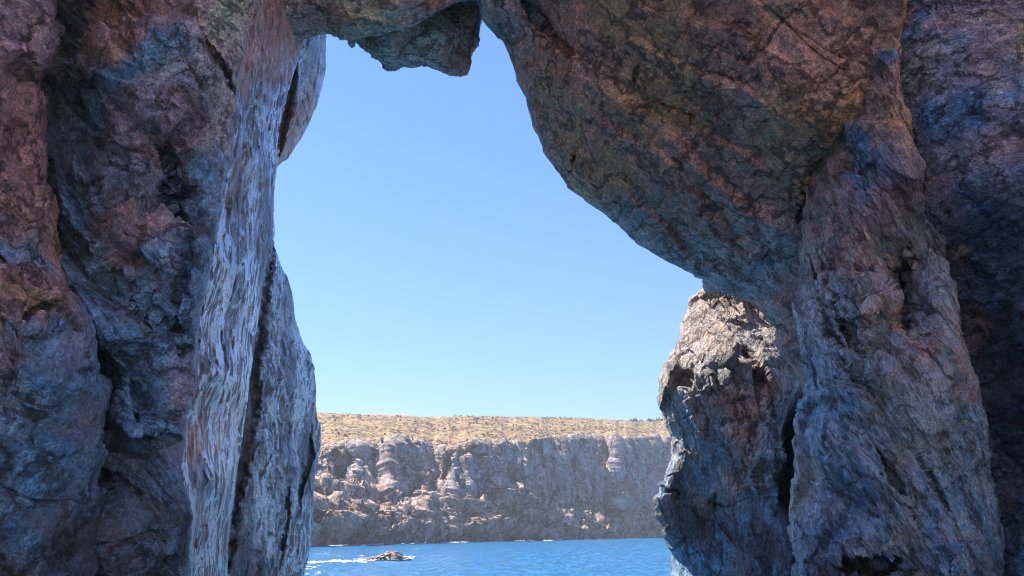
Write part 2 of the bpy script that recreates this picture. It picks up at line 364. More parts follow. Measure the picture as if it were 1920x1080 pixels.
rock_wall = rock('rock_wall', [(-60, 20), (300, 20), (700, 110), (1140, 90)], edge_wall,
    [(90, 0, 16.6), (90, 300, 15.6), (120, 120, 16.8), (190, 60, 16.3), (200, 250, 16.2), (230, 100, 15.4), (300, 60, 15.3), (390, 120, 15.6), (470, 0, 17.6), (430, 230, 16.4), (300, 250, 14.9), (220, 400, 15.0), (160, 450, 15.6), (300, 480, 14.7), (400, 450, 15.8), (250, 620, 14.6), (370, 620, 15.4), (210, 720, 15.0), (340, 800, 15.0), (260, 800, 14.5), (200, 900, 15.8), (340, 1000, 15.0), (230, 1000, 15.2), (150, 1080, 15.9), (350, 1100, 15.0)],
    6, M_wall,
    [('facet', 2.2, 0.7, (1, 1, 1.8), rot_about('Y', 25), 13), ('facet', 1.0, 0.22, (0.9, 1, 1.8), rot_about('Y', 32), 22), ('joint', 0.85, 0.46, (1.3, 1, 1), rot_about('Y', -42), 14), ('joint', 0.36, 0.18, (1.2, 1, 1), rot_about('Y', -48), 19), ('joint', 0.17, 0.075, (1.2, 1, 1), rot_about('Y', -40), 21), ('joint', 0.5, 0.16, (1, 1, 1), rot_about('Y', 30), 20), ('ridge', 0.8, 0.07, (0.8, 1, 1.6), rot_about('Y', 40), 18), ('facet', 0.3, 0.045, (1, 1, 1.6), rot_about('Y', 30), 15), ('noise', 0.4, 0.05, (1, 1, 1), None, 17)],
    [(150, 60, DBLUE), (170, 200, DBLUE), (130, 330, DBLUE), (225, 25, RUST), (260, 60, MAUVE), (330, 40, MAUVE), (440, 40, BEIGE), (390, 150, GREY), (200, 140, DBLUE), (215, 110, RUST), (300, 180, BLUE), (280, 160, BLUE), (220, 250, BLUE), (290, 280, MAUVE), (340, 240, GREY), (400, 250, GREY), (350, 330, BLUE), (240, 400, BLUE), (230, 440, RED), (280, 420, RED), (170, 420, BLUE), (290, 500, BLUE), (340, 400, BLUE), (360, 480, BLUE), (220, 560, BLUE), (320, 600, BLUE), (170, 560, BLUE), (280, 700, BLUE), (310, 780, BLUE), (340, 740, MAUVE), (230, 760, BLUE), (200, 880, DARK), (300, 860, BLUE), (320, 960, DBLUE), (220, 980, DBLUE), (280, 1060, DBLUE), (120, 1000, DARK)],  # DBLUE at the upper left paints the recess's shade into the stone
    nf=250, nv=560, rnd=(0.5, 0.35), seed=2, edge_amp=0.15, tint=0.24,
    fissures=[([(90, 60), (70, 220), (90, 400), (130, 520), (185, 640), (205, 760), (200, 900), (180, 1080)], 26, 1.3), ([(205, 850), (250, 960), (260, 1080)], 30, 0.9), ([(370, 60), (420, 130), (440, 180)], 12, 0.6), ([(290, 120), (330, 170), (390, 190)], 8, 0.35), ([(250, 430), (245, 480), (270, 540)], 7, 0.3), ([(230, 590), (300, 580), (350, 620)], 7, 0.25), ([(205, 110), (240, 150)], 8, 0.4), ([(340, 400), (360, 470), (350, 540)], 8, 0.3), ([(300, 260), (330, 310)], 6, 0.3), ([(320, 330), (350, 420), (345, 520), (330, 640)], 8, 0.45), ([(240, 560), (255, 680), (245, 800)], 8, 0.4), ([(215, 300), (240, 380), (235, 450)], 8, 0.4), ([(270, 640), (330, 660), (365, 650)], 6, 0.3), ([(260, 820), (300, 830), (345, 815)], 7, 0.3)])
tag(rock_wall, 'dark blue grey cliff face with rusty patches beside the gleaming ribbed slab', 'cliff')

ribs = [('ridge', 0.62, 0.08, (1, 1.1, 1.8), rot_about('Y', -7), 23), ('facet', 0.42, 0.05, (1, 1, 1.3), rot_about('Y', -7), 24), ('noise', 0.2, 0.03, (1, 1, 1.2), None, 27), ('noise', 1.4, 0.14, (1, 1.5, 2.5), None, 26)]
def glint_threads(p, seed, sy, sz, lo, hi):
    """mask of painted glints: a network of thin upright threads of several widths, leaning with the slab"""
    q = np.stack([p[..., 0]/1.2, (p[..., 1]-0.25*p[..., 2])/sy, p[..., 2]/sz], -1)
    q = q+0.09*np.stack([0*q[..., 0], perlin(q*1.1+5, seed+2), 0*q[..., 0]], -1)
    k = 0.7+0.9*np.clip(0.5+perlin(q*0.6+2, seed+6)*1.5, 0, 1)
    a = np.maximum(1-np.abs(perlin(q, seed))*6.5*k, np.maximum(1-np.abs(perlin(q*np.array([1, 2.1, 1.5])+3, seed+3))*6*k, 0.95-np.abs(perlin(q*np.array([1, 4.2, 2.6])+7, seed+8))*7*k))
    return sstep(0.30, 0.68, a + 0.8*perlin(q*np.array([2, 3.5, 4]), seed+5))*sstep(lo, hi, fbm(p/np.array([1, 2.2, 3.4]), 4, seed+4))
front_slab = rock('rock_slab', [(a, b-22) for a, b in edge_wall], edge_slab,
    [(452, -60, 18.3), (452, 0, 18.0), (434, 60, 17.8), (420, 190, 17.2), (405, 300, 16.8), (390, 400, 16.5), (354, 600, 16.1), (340, 700, 15.9), (330, 800, 15.7), (320, 900, 15.6), (340, 1000, 15.5), (330, 1080, 15.4),
     (574, -60, 26), (574, 0, 25.8), (547, 150, 24.8), (515, 300, 24.0), (512, 370, 23.8), (505, 470, 23.4), (480, 620, 22.8), (456, 800, 22.2), (430, 1000, 21.2), (424, 1080, 20.9),
     (480, 300, 20.6), (440, 500, 19.2), (410, 700, 18.4), (390, 900, 17.8)],
    3, M_slab, ribs,
    [(500, 20, BROWN), (520, 60, BROWN), (480, 100, BROWN), (470, 250, DARK), (440, 500, DBLUE), (430, 650, DARK), (400, 750, DARK), (400, 900, DBLUE), (380, 1050, DARK), (370, 850, BROWN)],
    nf=270, nv=720, nb=24, rnd=(0, 0.25), seed=3, tint=0.4, wet=lambda u, v, p: sstep(10, 230, v)*glint_threads(p, 61, 0.95, 1.5, -0.40, 0.02))
tag(front_slab, 'vertically ribbed wet rock slab streaked with pale gleams, nearer of the two slabs', 'rock slab')

rear_slab = rock('rock_slab', [(a, b-30) for a, b in edge_slab], edge_rear,
    [(540, -60, 30.0), (540, 60, 29.7), (480, 300, 28.5), (470, 470, 27.9), (445, 620, 27.1), (420, 800, 26.1), (395, 1000, 25.5), (390, 1080, 25.3),
     (505, 550, 29.7), (490, 700, 28.7), (480, 850, 27.9), (455, 1000, 27.1),
     (622, 0, 35.0), (608, 140, 34.5), (580, 230, 33.5), (540, 295, 32.0), (515, 340, 31.5), (512, 450, 31.5), (547, 555, 33.0), (590, 700, 34.5), (600, 820, 35.5), (583, 1010, 34.0), (568, 1080, 33.0), (540, 700, 31.7), (535, 900, 31.0), (500, 1050, 29.3)],
    3, M_slab,
    [('ridge', 0.8, 0.19, (1, 1.1, 1.9), rot_about('Y', -5), 33), ('ridge', 0.3, 0.06, (1, 1.2, 1.5), rot_about('Y', -5), 34), ('facet', 0.55, 0.10, (1, 1.2, 1.4), rot_about('Y', -6), 35), ('noise', 1.1, 0.25, (1, 1, 2.0), None, 36)],
    [(590, 120, GREY), (560, 250, BROWN), (520, 600, DBLUE), (560, 700, DBLUE), (480, 650, DARK), (470, 850, DARK), (540, 900, DBLUE), (590, 850, DARK), (500, 1000, DBLUE), (560, 1040, DARK)],
    nf=260, nv=720, nb=24, rnd=(0, 0.35), seed=4, tint=0.4, wet=lambda u, v, p: 0.8*glint_threads(p, 71, 0.95, 1.5, -0.28, 0.15),
    fissures=[([(520, 380), (498, 520), (480, 640), (466, 780), (452, 880), (438, 980), (426, 1080)], 20, 0.9), ([(585, 800), (580, 860), (560, 960)], 8, 0.8), ([(555, 90), (535, 200), (520, 290)], 16, 1.2), ([(545, 900), (535, 1000), (520, 1080)], 7, 0.7)])
tag(rear_slab, 'ribbed dark rock slab outlined against the sky and headland, behind the gleaming one', 'rock slab')

roof_bottom = [(440, 60), (530, 64), (566, 68), (590, 66), (612, 64), (640, 70), (690, 62), (740, 52), (775, 48), (800, 32), (830, 18), (860, 6), (890, 2), (905, 30), (930, 20), (960, 26), (1000, 10), (1060, -10)]
arch_roof = rock('arch_roof', [(440, -520), (1060, -520)], roof_bottom,
    [(440, 60, 22), (560, 60, 24.5), (700, 60, 24), (800, 30, 23.6), (900, 5, 24.0), (1060, 0, 22.5), (440, -500, 20), (1060, -500, 20.5), (700, -100, 22.6), (640, 20, 23.2), (740, 10, 23.0)],
    7, M_roof,
    [('facet', 1.6, 0.4, (1.6, 1, 0.8), rot_about('Y', 12), 43), ('joint', 0.5, 0.22, (1.5, 1, 0.8), rot_about('Y', 12), 44), ('joint', 0.22, 0.08, (1.5, 1, 1), rot_about('Y', -14), 47), ('facet', 0.22, 0.04, (1.4, 1, 0.8), None, 45), ('noise', 0.5, 0.12, (1, 1, 1), None, 46)],
    [(580, 40, GREY), (620, 20, BEIGE), (700, 20, BEIGE), (760, 10, BEIGE), (800, 10, GREY), (860, 0, BROWN), (920, 10, GREY), (960, 10, BROWN)],
    v0=440, v1=1060, nv=360, nf=160, horizontal=True, rnd=(0.2, 0.5), seed=5)
tag(arch_roof, 'pale brown rock ceiling bridging the top of the arch', 'arch roof')

hang_bottom = [(590, 30), (625, 60), (650, 66), (660, 84), (664, 70), (672, 78), (690, 98), (712, 112), (728, 128), (748, 125), (775, 128), (800, 124), (822, 132), (845, 141), (866, 142), (876, 139), (879, 112), (886, 96), (893, 84), (897, 50), (900, 20), (906, -10)]
hanging_rock = rock('hanging_rock', [(590, -160), (906, -160)], hang_bottom,
    [(590, 30, 28), (670, 75, 27.5), (720, 70, 26.4), (740, 125, 27.8), (800, 90, 26.6), (820, 30, 26.2), (870, 140, 28.2), (850, 60, 26.6), (895, 60, 28.4), (700, -150, 26.6), (900, -150, 27.4)],
    5, M_roof,
    [('facet', 1.3, 0.28, (1.3, 1, 1), rot_about('Y', 20), 53), ('joint', 0.5, 0.20, (1.4, 1, 0.8), rot_about('Y', 20), 54), ('joint', 0.22, 0.08, (1.5, 1, 1), rot_about('Y', -14), 57), ('facet', 0.22, 0.04, (1.4, 1, 0.8), None, 55), ('noise', 0.5, 0.10, (1, 1, 1), None, 56)],
    [(680, 80, BROWN), (720, 90, RUST), (750, 70, BEIGE), (740, 115, GREY), (800, 60, BEIGE), (790, 80, BEIGE), (820, 110, GREY), (840, 30, BROWN), (870, 90, BROWN), (860, 130, GREY)],
    v0=590, v1=906, nv=260, nf=130, horizontal=True, rnd=(0, 0.35), seed=6)
tag(hanging_rock, 'jagged block of rock hanging from the arch roof against the sky', 'rock block')

edge_over = [(-60, 880), (0, 896), (35, 905), (55, 922), (75, 944), (100, 954), (120, 962), (150, 972), (180, 990), (210, 995), (240, 1002), (265, 1014), (290, 1025), (315, 1042), (335, 1058), (350, 1066), (365, 1090), (385, 1115), (410, 1150), (432, 1172), (455, 1202), (475, 1235), (490, 1262), (505, 1292), (520, 1320), (530, 1321), (541, 1326), (548, 1360), (556, 1395), (568, 1415), (580, 1430), (596, 1448), (612, 1460), (650, 1466), (670, 1480), (695, 1500), (730, 1512), (760, 1520)]
rock_overhang = rock('rock_overhang', edge_over, [(-60, 1700), (100, 1680), (300, 1640), (560, 1600), (700, 1580), (760, 1560)],
    [(900, 0, 23.5), (960, 100, 24.6), (1000, 240, 25.4), (1060, 340, 26.0), (1180, 430, 26.4), (1320, 520, 26.8), (1400, 555, 26.5), (1465, 640, 25.8), (1510, 730, 25.2),
     (1080, 60, 21.8), (1150, 250, 23.2), (1250, 100, 20.3), (1250, 330, 23.2), (1330, 220, 21.0), (1290, 440, 25.4), (1400, 100, 18.8), (1400, 330, 21.8), (1440, 450, 23.5), (1500, 200, 19.0), (1480, 540, 24.2), (1600, 0, 17.8), (1600, 300, 20.0), (1580, 600, 23.5)],
    6, M_over,
    [('joint', 1.9, 0.38, (1.6, 1, 1), rot_about('Y', -42), 63), ('joint', 0.6, 0.15, (1.5, 1, 1), rot_about('Y', -38), 64), ('joint', 0.24, 0.03, (1.5, 1, 1), rot_about('Y', -45), 71), ('joint', 0.5, 0.11, (1.5, 1, 1), rot_about('Y', 40), 70), ('noise', 2.6, 0.35, (1.4, 1, 1), rot_about('Y', 42), 68), ('ridge', 1.4, 0.08, (1.8, 1, 1), rot_about('Y', 42), 69), ('noise', 0.5, 0.12, (1, 1, 1), None, 67)],
    [(930, 30, GREY), (960, 80, BROWN), (1050, 40, BROWN), (1140, 30, RUST), (1100, 120, BROWN), (1020, 240, BROWN), (1050, 150, RUST), (1120, 330, RUST), (1080, 280, RUST), (1160, 250, BROWN), (1260, 210, RUST), (1230, 330, BROWN), (1200, 180, RUST), (1160, 420, GREY), (1300, 470, GREY), (1340, 420, BROWN), (1430, 460, GREY), (1280, 60, RUST), (1350, 120, BROWN), (1420, 60, BROWN), (1480, 130, BROWN), (1400, 250, BROWN), (1480, 250, RUST), (1440, 360, BROWN), (1320, 330, BROWN), (1560, 60, BROWN), (1400, 520, GREY), (1480, 600, BROWN), (1580, 200, RUST)],
    v0=-60, v1=760, nf=330, nv=460, rnd=(0.9, 0.3), seed=7, tint=0.17, extend=True,
    fissures=[([(975, 0), (1010, 40), (1030, 60)], 14, 0.9), ([(1025, 60), (1065, 100), (1080, 125)], 7, 0.5), ([(1118, 215), (1085, 280), (1070, 325)], 7, 0.4), ([(1160, 180), (1240, 250), (1290, 285)], 7, 0.4), ([(1200, 120), (1190, 160)], 6, 0.4), ([(1310, 340), (1380, 420), (1400, 470)], 16, 0.6), ([(1590, 120), (1575, 250), (1520, 340), (1500, 480)], 22, 1.0)])
# the overhang ends in the air: its foot is tucked behind the buttress
tag(rock_overhang, 'big brown rock overhang curving down along the right side of the arch opening', 'overhang')

edge_butt_l = [(-60, 1640), (60, 1600), (120, 1588), (250, 1574), (320, 1530), (400, 1514), (480, 1506), (560, 1494), (620, 1500), (680, 1512), (710, 1518), (740, 1510), (780, 1502), (830, 1504), (860, 1510), (890, 1504), (905, 1494), (930, 1488), (960, 1484), (1000, 1486), (1040, 1492), (1140, 1500)]
edge_butt_r = [(-60, 1676), (0, 1674), (100, 1682), (180, 1692), (260, 1706), (330, 1732), (400, 1752), (460, 1766), (520, 1776), (560, 1782), (620, 1796), (660, 1812), (700, 1822), (760, 1836), (800, 1846), (880, 1850), (940, 1856), (1000, 1862), (1140, 1876)]
diag = rot_about('Y', 24)
rock_buttress = rock('rock_buttress', edge_butt_l, edge_butt_r,
    [(1640, -60, 18.2), (1620, 60, 18.4), (1680, 100, 17.4), (1580, 250, 19.4), (1690, 260, 17.6), (1520, 340, 20.6), (1620, 400, 18.2), (1740, 400, 18.6), (1506, 500, 21.0), (1570, 560, 18.6), (1650, 560, 18.0), (1690, 560, 19.4), (1750, 560, 17.8), (1510, 720, 20.6), (1560, 800, 18.2), (1660, 700, 17.6), (1780, 700, 17.4), (1830, 760, 18.0), (1500, 900, 19.8), (1600, 920, 17.6), (1720, 900, 16.9), (1850, 900, 18.2), (1490, 1040, 19.6), (1560, 1040, 17.4), (1650, 1080, 17.0), (1780, 1060, 17.0), (1860, 1080, 18.4)],
    6, M_butt,
    [('facet', 1.5, 0.30, (0.8, 1, 2.4), diag, 73), ('joint', 0.75, 0.30, (1.5, 1, 1), rot_about('Y', -64), 78), ('joint', 0.3, 0.17, (1.5, 1, 1), rot_about('Y', -58), 79), ('joint', 0.15, 0.06, (1.5, 1, 1), rot_about('Y', -62), 80), ('ridge', 0.38, 0.12, (0.8, 1, 3.2), diag, 75), ('facet', 0.2, 0.04, (0.9, 1, 1.4), diag, 76), ('noise', 0.4, 0.10, (1, 1, 1.4), None, 77)],
    [(1640, 60, BLUE), (1640, 150, BROWN), (1600, 220, RUST), (1680, 230, RUST), (1640, 300, BLUE), (1560, 350, BROWN), (1680, 380, MAUVE), (1560, 480, BROWN), (1640, 520, BROWN), (1700, 470, GREEN), (1690, 600, DARK), (1600, 600, GREY), (1590, 680, GREY), (1540, 620, BROWN), (1750, 600, GREY), (1680, 640, BROWN), (1760, 680, MAUVE), (1580, 720, BLUE), (1520, 760, BLUE), (1620, 820, BLUE), (1660, 760, GREEN), (1780, 780, BLUE), (1560, 880, BLUE), (1620, 950, BLUE), (1700, 880, GREEN), (1780, 900, BLUE), (1700, 960, BLUE), (1830, 980, BLUE), (1560, 1010, BLUE), (1660, 1040, BLUE), (1600, 1076, DARK), (1800, 1060, BLUE), (1700, 1070, DARK), (1500, 920, BEIGE), (1520, 1000, BEIGE)],  # BEIGE at the left foot paints a sunlit edge, DARK the recess shade
    nf=270, nv=640, rnd=(0.7, 0.4), seed=8, wet=lambda u, v, p: sstep(380, 560, v)*glint_threads(p@rot_about('Y', 24).T, 81, 0.5, 0.9, -0.25, 0.1),
    fissures=[([(1690, 440), (1688, 560), (1700, 640)], 30, 1.2), ([(1700, 640), (1730, 690), (1790, 780)], 9, 0.5), ([(1520, 480), (1560, 620), (1600, 700), (1612, 770)], 10, 0.6), ([(1612, 740), (1614, 770)], 20, 0.6), ([(1560, 500), (1580, 600), (1640, 700), (1700, 800)], 8, 0.4), ([(1560, 1062), (1640, 1066), (1700, 1058)], 18, 0.8), ([(1700, 800), (1750, 900), (1780, 960)], 8, 0.4), ([(1650, 480), (1600, 560)], 7, 0.3), ([(1570, 850), (1590, 900), (1650, 890)], 8, 0.3), ([(1535, 460), (1568, 560), (1592, 650)], 9, 0.6), ([(1598, 480), (1625, 560), (1655, 620)], 8, 0.5), ([(1640, 560), (1700, 650), (1752, 745)], 10, 0.7), ([(1730, 590), (1772, 700), (1805, 790)], 9, 0.6), ([(1660, 420), (1668, 500), (1660, 560)], 8, 0.5), ([(1640, 830), (1690, 920), (1720, 1010)], 8, 0.4)])
tag(rock_buttress, 'broad rock buttress with slanting ribs under the brown overhang', 'rock buttress')

edge_stack = [(500, 1340), (530, 1326), (545, 1318), (560, 1304), (580, 1296), (610, 1284), (640, 1276), (660, 1268), (690, 1254), (710, 1247), (740, 1241), (770, 1243), (790, 1250), (808, 1258), (818, 1262), (850, 1260), (880, 1252), (910, 1242), (935, 1232), (950, 1230), (968, 1238), (980, 1248), (1000, 1251), (1020, 1260), (1034, 1267), (1060, 1268), (1140, 1266)]
sea_stack = rock('sea_stack', edge_stack, [(500, 1480), (600, 1520), (700, 1545), (1140, 1560)],
    [(1320, 545, 37.5), (1380, 550, 37.4), (1440, 600, 36.6), (1290, 620, 35.6), (1350, 640, 34.4), (1400, 650, 34.3), (1460, 650, 34.9), (1250, 740, 34.2), (1300, 730, 33.0), (1360, 700, 32.5), (1390, 740, 32.6), (1460, 720, 33.0), (1520, 740, 35.0), (1262, 850, 34.6), (1310, 850, 33.5), (1400, 850, 33.2), (1440, 850, 33.8), (1478, 800, 36.4), (1474, 860, 38.0), (1470, 915, 37.6), (1510, 860, 39.5), (1500, 960, 37.5), (1232, 945, 34.6), (1290, 930, 34.6), (1330, 920, 33.9), (1340, 960, 34.6), (1400, 960, 33.8), (1470, 960, 35.4), (1270, 1050, 35.2), (1350, 1060, 34.2), (1450, 1060, 34.6), (1530, 1060, 36.5)],
    7, M_stack,
    [('facet', 2.0, 0.5, (1, 1, 1.8), rot_about('Y', 10), 83), ('joint', 0.9, 0.28, (1.5, 1, 1), rot_about('Y', -72), 84), ('joint', 0.45, 0.12, (1.2, 1, 1), rot_about('Y', -60), 88), ('joint', 0.6, 0.14, (1.2, 1, 1), rot_about('Y', 20), 89), ('facet', 0.36, 0.06, (0.9, 1, 1.7), rot_about('Y', 8), 85), ('ridge', 0.6, 0.10, (0.8, 1, 2.0), rot_about('Y', 10), 86), ('noise', 0.7, 0.15, (1, 1, 1), None, 87)],
    [(1330, 560, SAND), (1400, 580, SAND), (1440, 620, SAND), (1300, 640, SAND), (1360, 660, SAND), (1260, 740, SAND), (1330, 720, GREY), (1290, 790, GREY), (1380, 780, GREY), (1340, 800, BLUE), (1460, 740, MAUVE), (1420, 700, GREY), (1255, 870, SAND), (1320, 860, BLUE), (1370, 900, GREY), (1420, 860, GREY), (1480, 850, DARK), (1470, 900, DARK), (1260, 960, DARK), (1350, 940, BLUE), (1420, 960, BLUE), (1320, 1040, BLUE), (1420, 1060, BLUE), (1480, 1000, DARK)],  # DARK paints the hollow's shade into the stone colour
    v0=500, v1=1140, nf=230, nv=480, rnd=(0.5, 0.3), seed=9, extend=False, tint=0.25,
    fissures=[([(1524, 690), (1500, 765), (1474, 830), (1464, 885), (1470, 945)], -34, 7.0), ([(1470, 930), (1490, 1080)], -20, 3.0), ([(1410, 680), (1408, 740)], 9, 0.9), ([(1340, 925), (1345, 960)], 26, 1.2), ([(1275, 910), (1270, 950)], 18, 1.0), ([(1300, 700), (1350, 705), (1400, 690)], 12, 0.8)])
tag(sea_stack, 'craggy sea stack with sunlit pale top behind the right side of the arch', 'sea stack')

cave_wall = rock('cave_wall', [(-60, 1630), (300, 1680), (600, 1740), (1140, 1800)], [(-60, 2350), (1140, 2350)],
    [(1640, -60, 20.6), (1700, 0, 19.4), (1800, 0, 18.6), (1950, -60, 18.6), (2350, 0, 15.5), (1720, 250, 18.4), (1820, 250, 17.0), (1950, 250, 16.4), (1780, 400, 17.8), (1880, 370, 16.6), (1960, 380, 16.2), (1820, 480, 18.8), (1930, 520, 17.8), (1830, 620, 20.2), (1930, 680, 19.2), (1880, 850, 20.6), (1960, 900, 19.6), (1900, 1080, 19.6), (1980, 1080, 18.4), (2350, 600, 15), (2350, 1080, 15)],
    6, M_cave,
    [('facet', 1.8, 0.26, (1.4, 1, 1), rot_about('Y', -20), 93), ('joint', 0.7, 0.20, (1.4, 1, 1), rot_about('Y', 22), 94), ('joint', 0.3, 0.13, (1.3, 1, 1), rot_about('Y', 15), 98), ('joint', 0.15, 0.06, (1.3, 1, 1), rot_about('Y', 28), 99), ('ridge', 0.7, 0.08, (1.7, 1, 0.8), rot_about('Y', -20), 97), ('facet', 0.25, 0.04, (1.5, 1, 0.8), rot_about('Y', -15), 95), ('noise', 0.5, 0.12, (1, 1, 1), None, 96)],
    [(1720, 40, MAUVE), (1760, 60, BLUE), (1850, 40, MAUVE), (1900, 100, BEIGE), (1740, 140, GREY), (1780, 200, BLUE), (1860, 200, BLUE), (1850, 110, MAUVE), (1780, 300, GREY), (1820, 300, MAUVE), (1770, 370, MAUVE), (1880, 300, MAUVE), (1900, 380, DBLUE), (1830, 420, DBLUE), (1870, 550, BLUE), (1900, 650, DBLUE), (1840, 620, MAUVE), (1900, 780, DBLUE), (1880, 900, DBLUE), (1900, 1000, DBLUE), (1900, 1070, BLUE)],
    nf=220, nv=480, rnd=(0.3, 0.3), seed=10, wet=lambda u, v, p: 0.4*sstep(350, 600, v))
tag(cave_wall, 'purple and blue grey rock wall at the far right edge, darkest near the bottom', 'cave wall')

# ------------------------------------------------------------------ headland across the water
M_land = rock_material('headland_stone', 0.12, (1, 1, 0.8), rough=(0.8, 0.95), bump=0.5, spec=0.2)
shore = curve([(300, 1033), (590, 1025), (760, 1020), (900, 1016), (1080, 1012), (1260, 1007), (1600, 1003)])
talus = curve([(300, 900), (590, 915), (660, 925), (700, 945), (760, 930), (795, 890), (820, 915), (850, 945), (930, 930), (960, 900), (1000, 925), (1060, 945), (1120, 955), (1200, 965), (1260, 940), (1600, 950)])
brow = curve([(300, 830), (590, 842), (640, 836), (700, 840), (740, 832), (800, 834), (850, 845), (900, 832), (960, 832), (1000, 824), (1100, 822), (1170, 826), (1260, 820), (1600, 815)])
sky_l = curve([(300, 768), (590, 773), (690, 778), (780, 781), (900, 780), (1000, 781), (1100, 784), (1180, 789), (1260, 788), (1600, 792)])
hu = np.linspace(300, 1600, 700); NR = 190
t = np.linspace(0, 1, NR)
v_s, v_t, v_b, v_k = shore(hu), talus(hu), brow(hu), sky_l(hu)
hz_ = np.stack([hu/45, 0*hu, 0*hu], -1)
v_b = v_b + 9*fbm(hz_, 5, 541, 0.6); v_t = v_t + 14*fbm(hz_*1.3, 5, 542, 0.6); v_s = v_s + 1.6*fbm(hz_*2, 4, 543); v_k = v_k + 1.4*fbm(hz_*1.5, 5, 544, 0.6)
shelf = curve([(300, 24), (590, 26), (690, 24), (725, 14), (750, 26), (810, 26), (840, 10), (900, 7), (1000, 10), (1030, 27), (1130, 26), (1155, 8), (1205, 8), (1235, 24), (1600, 14)])(hu)
v_m = v_s+(v_t-v_s)*0.5
D0 = water_dist(v_s); Dm = D0+9; D1 = Dm+np.maximum(shelf+13*fbm(hz_*1.1+3, 4, 545), 3); D2 = D1+np.maximum(12+16*fbm(hz_*0.9+8, 4, 546), 4); D3 = D2+95
seg = np.array([0, 0.15, 0.3, 0.62, 1.0])
HV = np.stack([np.interp(t, seg, [a, e, b, c, d]) for a, e, b, c, d in zip(v_s, v_m, v_t, v_b, v_k)], 0)
HY = np.stack([np.interp(t, seg, [a, e, b, c, d]) for a, e, b, c, d in zip(D0, Dm, D1, D2, D3)], 0)
HT = np.broadcast_to(t, HV.shape); HU = np.broadcast_to(hu[:, None], HV.shape)
wn = fbm(np.stack([HU/30, HV/30, 0*HU], -1), 4, 501)
for line, w_, d_ in [([(765, 825), (766, 885)], 10, 16), ([(690, 835), (700, 900)], 5, 8), ([(625, 845), (640, 900)], 5, 7), ([(870, 840), (905, 900), (900, 960)], 7, 9), ([(1010, 830), (1020, 880)], 5, 6), ([(1060, 850), (1075, 930)], 4, 6), ([(1215, 830), (1200, 900), (1190, 980)], 6, 8), ([(735, 850), (740, 900)], 4, 4), ([(940, 835), (938, 900)], 6, 4), ([(968, 905), (950, 935)], 22, 8), ([(1035, 930), (1020, 985)], 14, 6), ([(1143, 860), (1160, 950)], 4, 5), ([(1180, 845), (1235, 925)], 4, 7), ([(1090, 835), (1110, 862)], 4, 4), ([(850, 850), (830, 900)], 5, 4), ([(900, 940), (880, 1000)], 14, 5)]:
    HY = HY + d_*np.maximum(0, 1-seg_dist(HU+wn*14, HV+wn*8, line)/w_)
hp = P(HU, HV, HY)
# behind the skyline the land falls away again and joins the sea bed far off
back = [hp[:, -1]+np.array([0, dy, dz]) for dy, dz in ((15, 1.0), (40, -1.5), (90, -9), (200, -34), (330, -75))]
hp = np.concatenate([hp, np.stack(back, 1)], 1); hp = np.concatenate([hp[:, :1]+np.array([0, -5, -5]), hp], 1)
HTf = np.concatenate([HT[:, :1], HT, np.repeat(HT[:, -1:], 5, 1)], 1); HUf = np.repeat(hu[:, None], hp.shape[1], 1); HVf = np.concatenate([HV[:, :1], HV, np.repeat(HV[:, -1:], 5, 1)], 1)
d1 = np.gradient(hp, axis=0); d0 = np.gradient(hp, axis=1); hn = np.cross(d1, d0); hn /= np.linalg.norm(hn, axis=-1, keepdims=True)
if hn[..., 2].mean() < 0: hn = -hn
wt = 1-sstep(0.25, 0.36, HTf); wp = sstep(0.58, 0.68, HTf); wc = np.clip(1-wt-wp, 0, 1)
gate = sstep(0.0, 0.03, HTf)
disp = wt*gate*(1.6*facets(hp/6.0, 511)[0]+4.2*joint(hp/np.array([5, 5, 3.0]), 512)+2.0*joint(hp/np.array([2.4, 2.4, 1.3]), 513)+0.5*facets(hp/1.0, 510)[0])
disp += wc*(8.0*fbm(hp/np.array([30, 30, 90.]), 5, 514, 0.55, True)+1.6*facets(hp/np.array([7, 7, 13.]), 515)[0]+0.6*facets(hp/np.array([2.6, 2.6, 4]), 516)[0]+0.8*joint(hp@rot_about('Y', 60).T/2.5, 519))
disp += wp*(0.9*fbm(hp/18, 4, 517)+0.5*fbm(hp/3, 4, 518))*(1-0.6*sstep(0.97, 1, HTf))
hp2 = hp+hn*disp[..., None]
TAN = np.array((0.29, 0.195, 0.08)); OCH = np.array((0.27, 0.17, 0.095)); CLF = np.array((0.36, 0.30, 0.285)); CLR = np.array((0.42, 0.28, 0.225)); TAL = np.array((0.36, 0.25, 0.19)); DRK = np.array((0.21, 0.18, 0.165))
m1 = sstep(-0.15, 0.2, fbm(hp2/14, 5, 521))[..., None]; m2 = sstep(-0.1, 0.15, fbm(hp2/7+4, 5, 522))[..., None]
cw = (1-sstep(0.58, 0.68, HTf+0.09*fbm(hp2/9, 5, 524)))[..., None]
plat = (TAN*(1-m1*0.6)+OCH*m1*0.6); cl = CLF*(1-0.5*m2)+CLR*0.5*m2
tl = TAL*(0.6+0.4*m1)+0.4*(1-m1)*CLF
tide = (sstep(0, 0.045, HTf+0.02*fbm(hp2/4, 3, 523)))[..., None]
hc = plat*(1-cw)+cl*cw; twt = wt[..., None]; hc = hc*(1-twt)+tl*twt; hc = hc*tide+DRK*(1-tide)
outc = (wc*sstep(0.05, 0.3, fbm(hp2/np.array([12, 12, 20.])+9, 5, 525)))[..., None]; hc = hc*(1-outc*0.3)
hc = np.concatenate([np.clip(hc, 0.02, .8), 0*hc[..., :1]], -1)
headland = mesh_obj('headland', hp2, grid_faces(*hp2.shape[:2]), M_land, col=hc)
tag(headland, kind='structure')

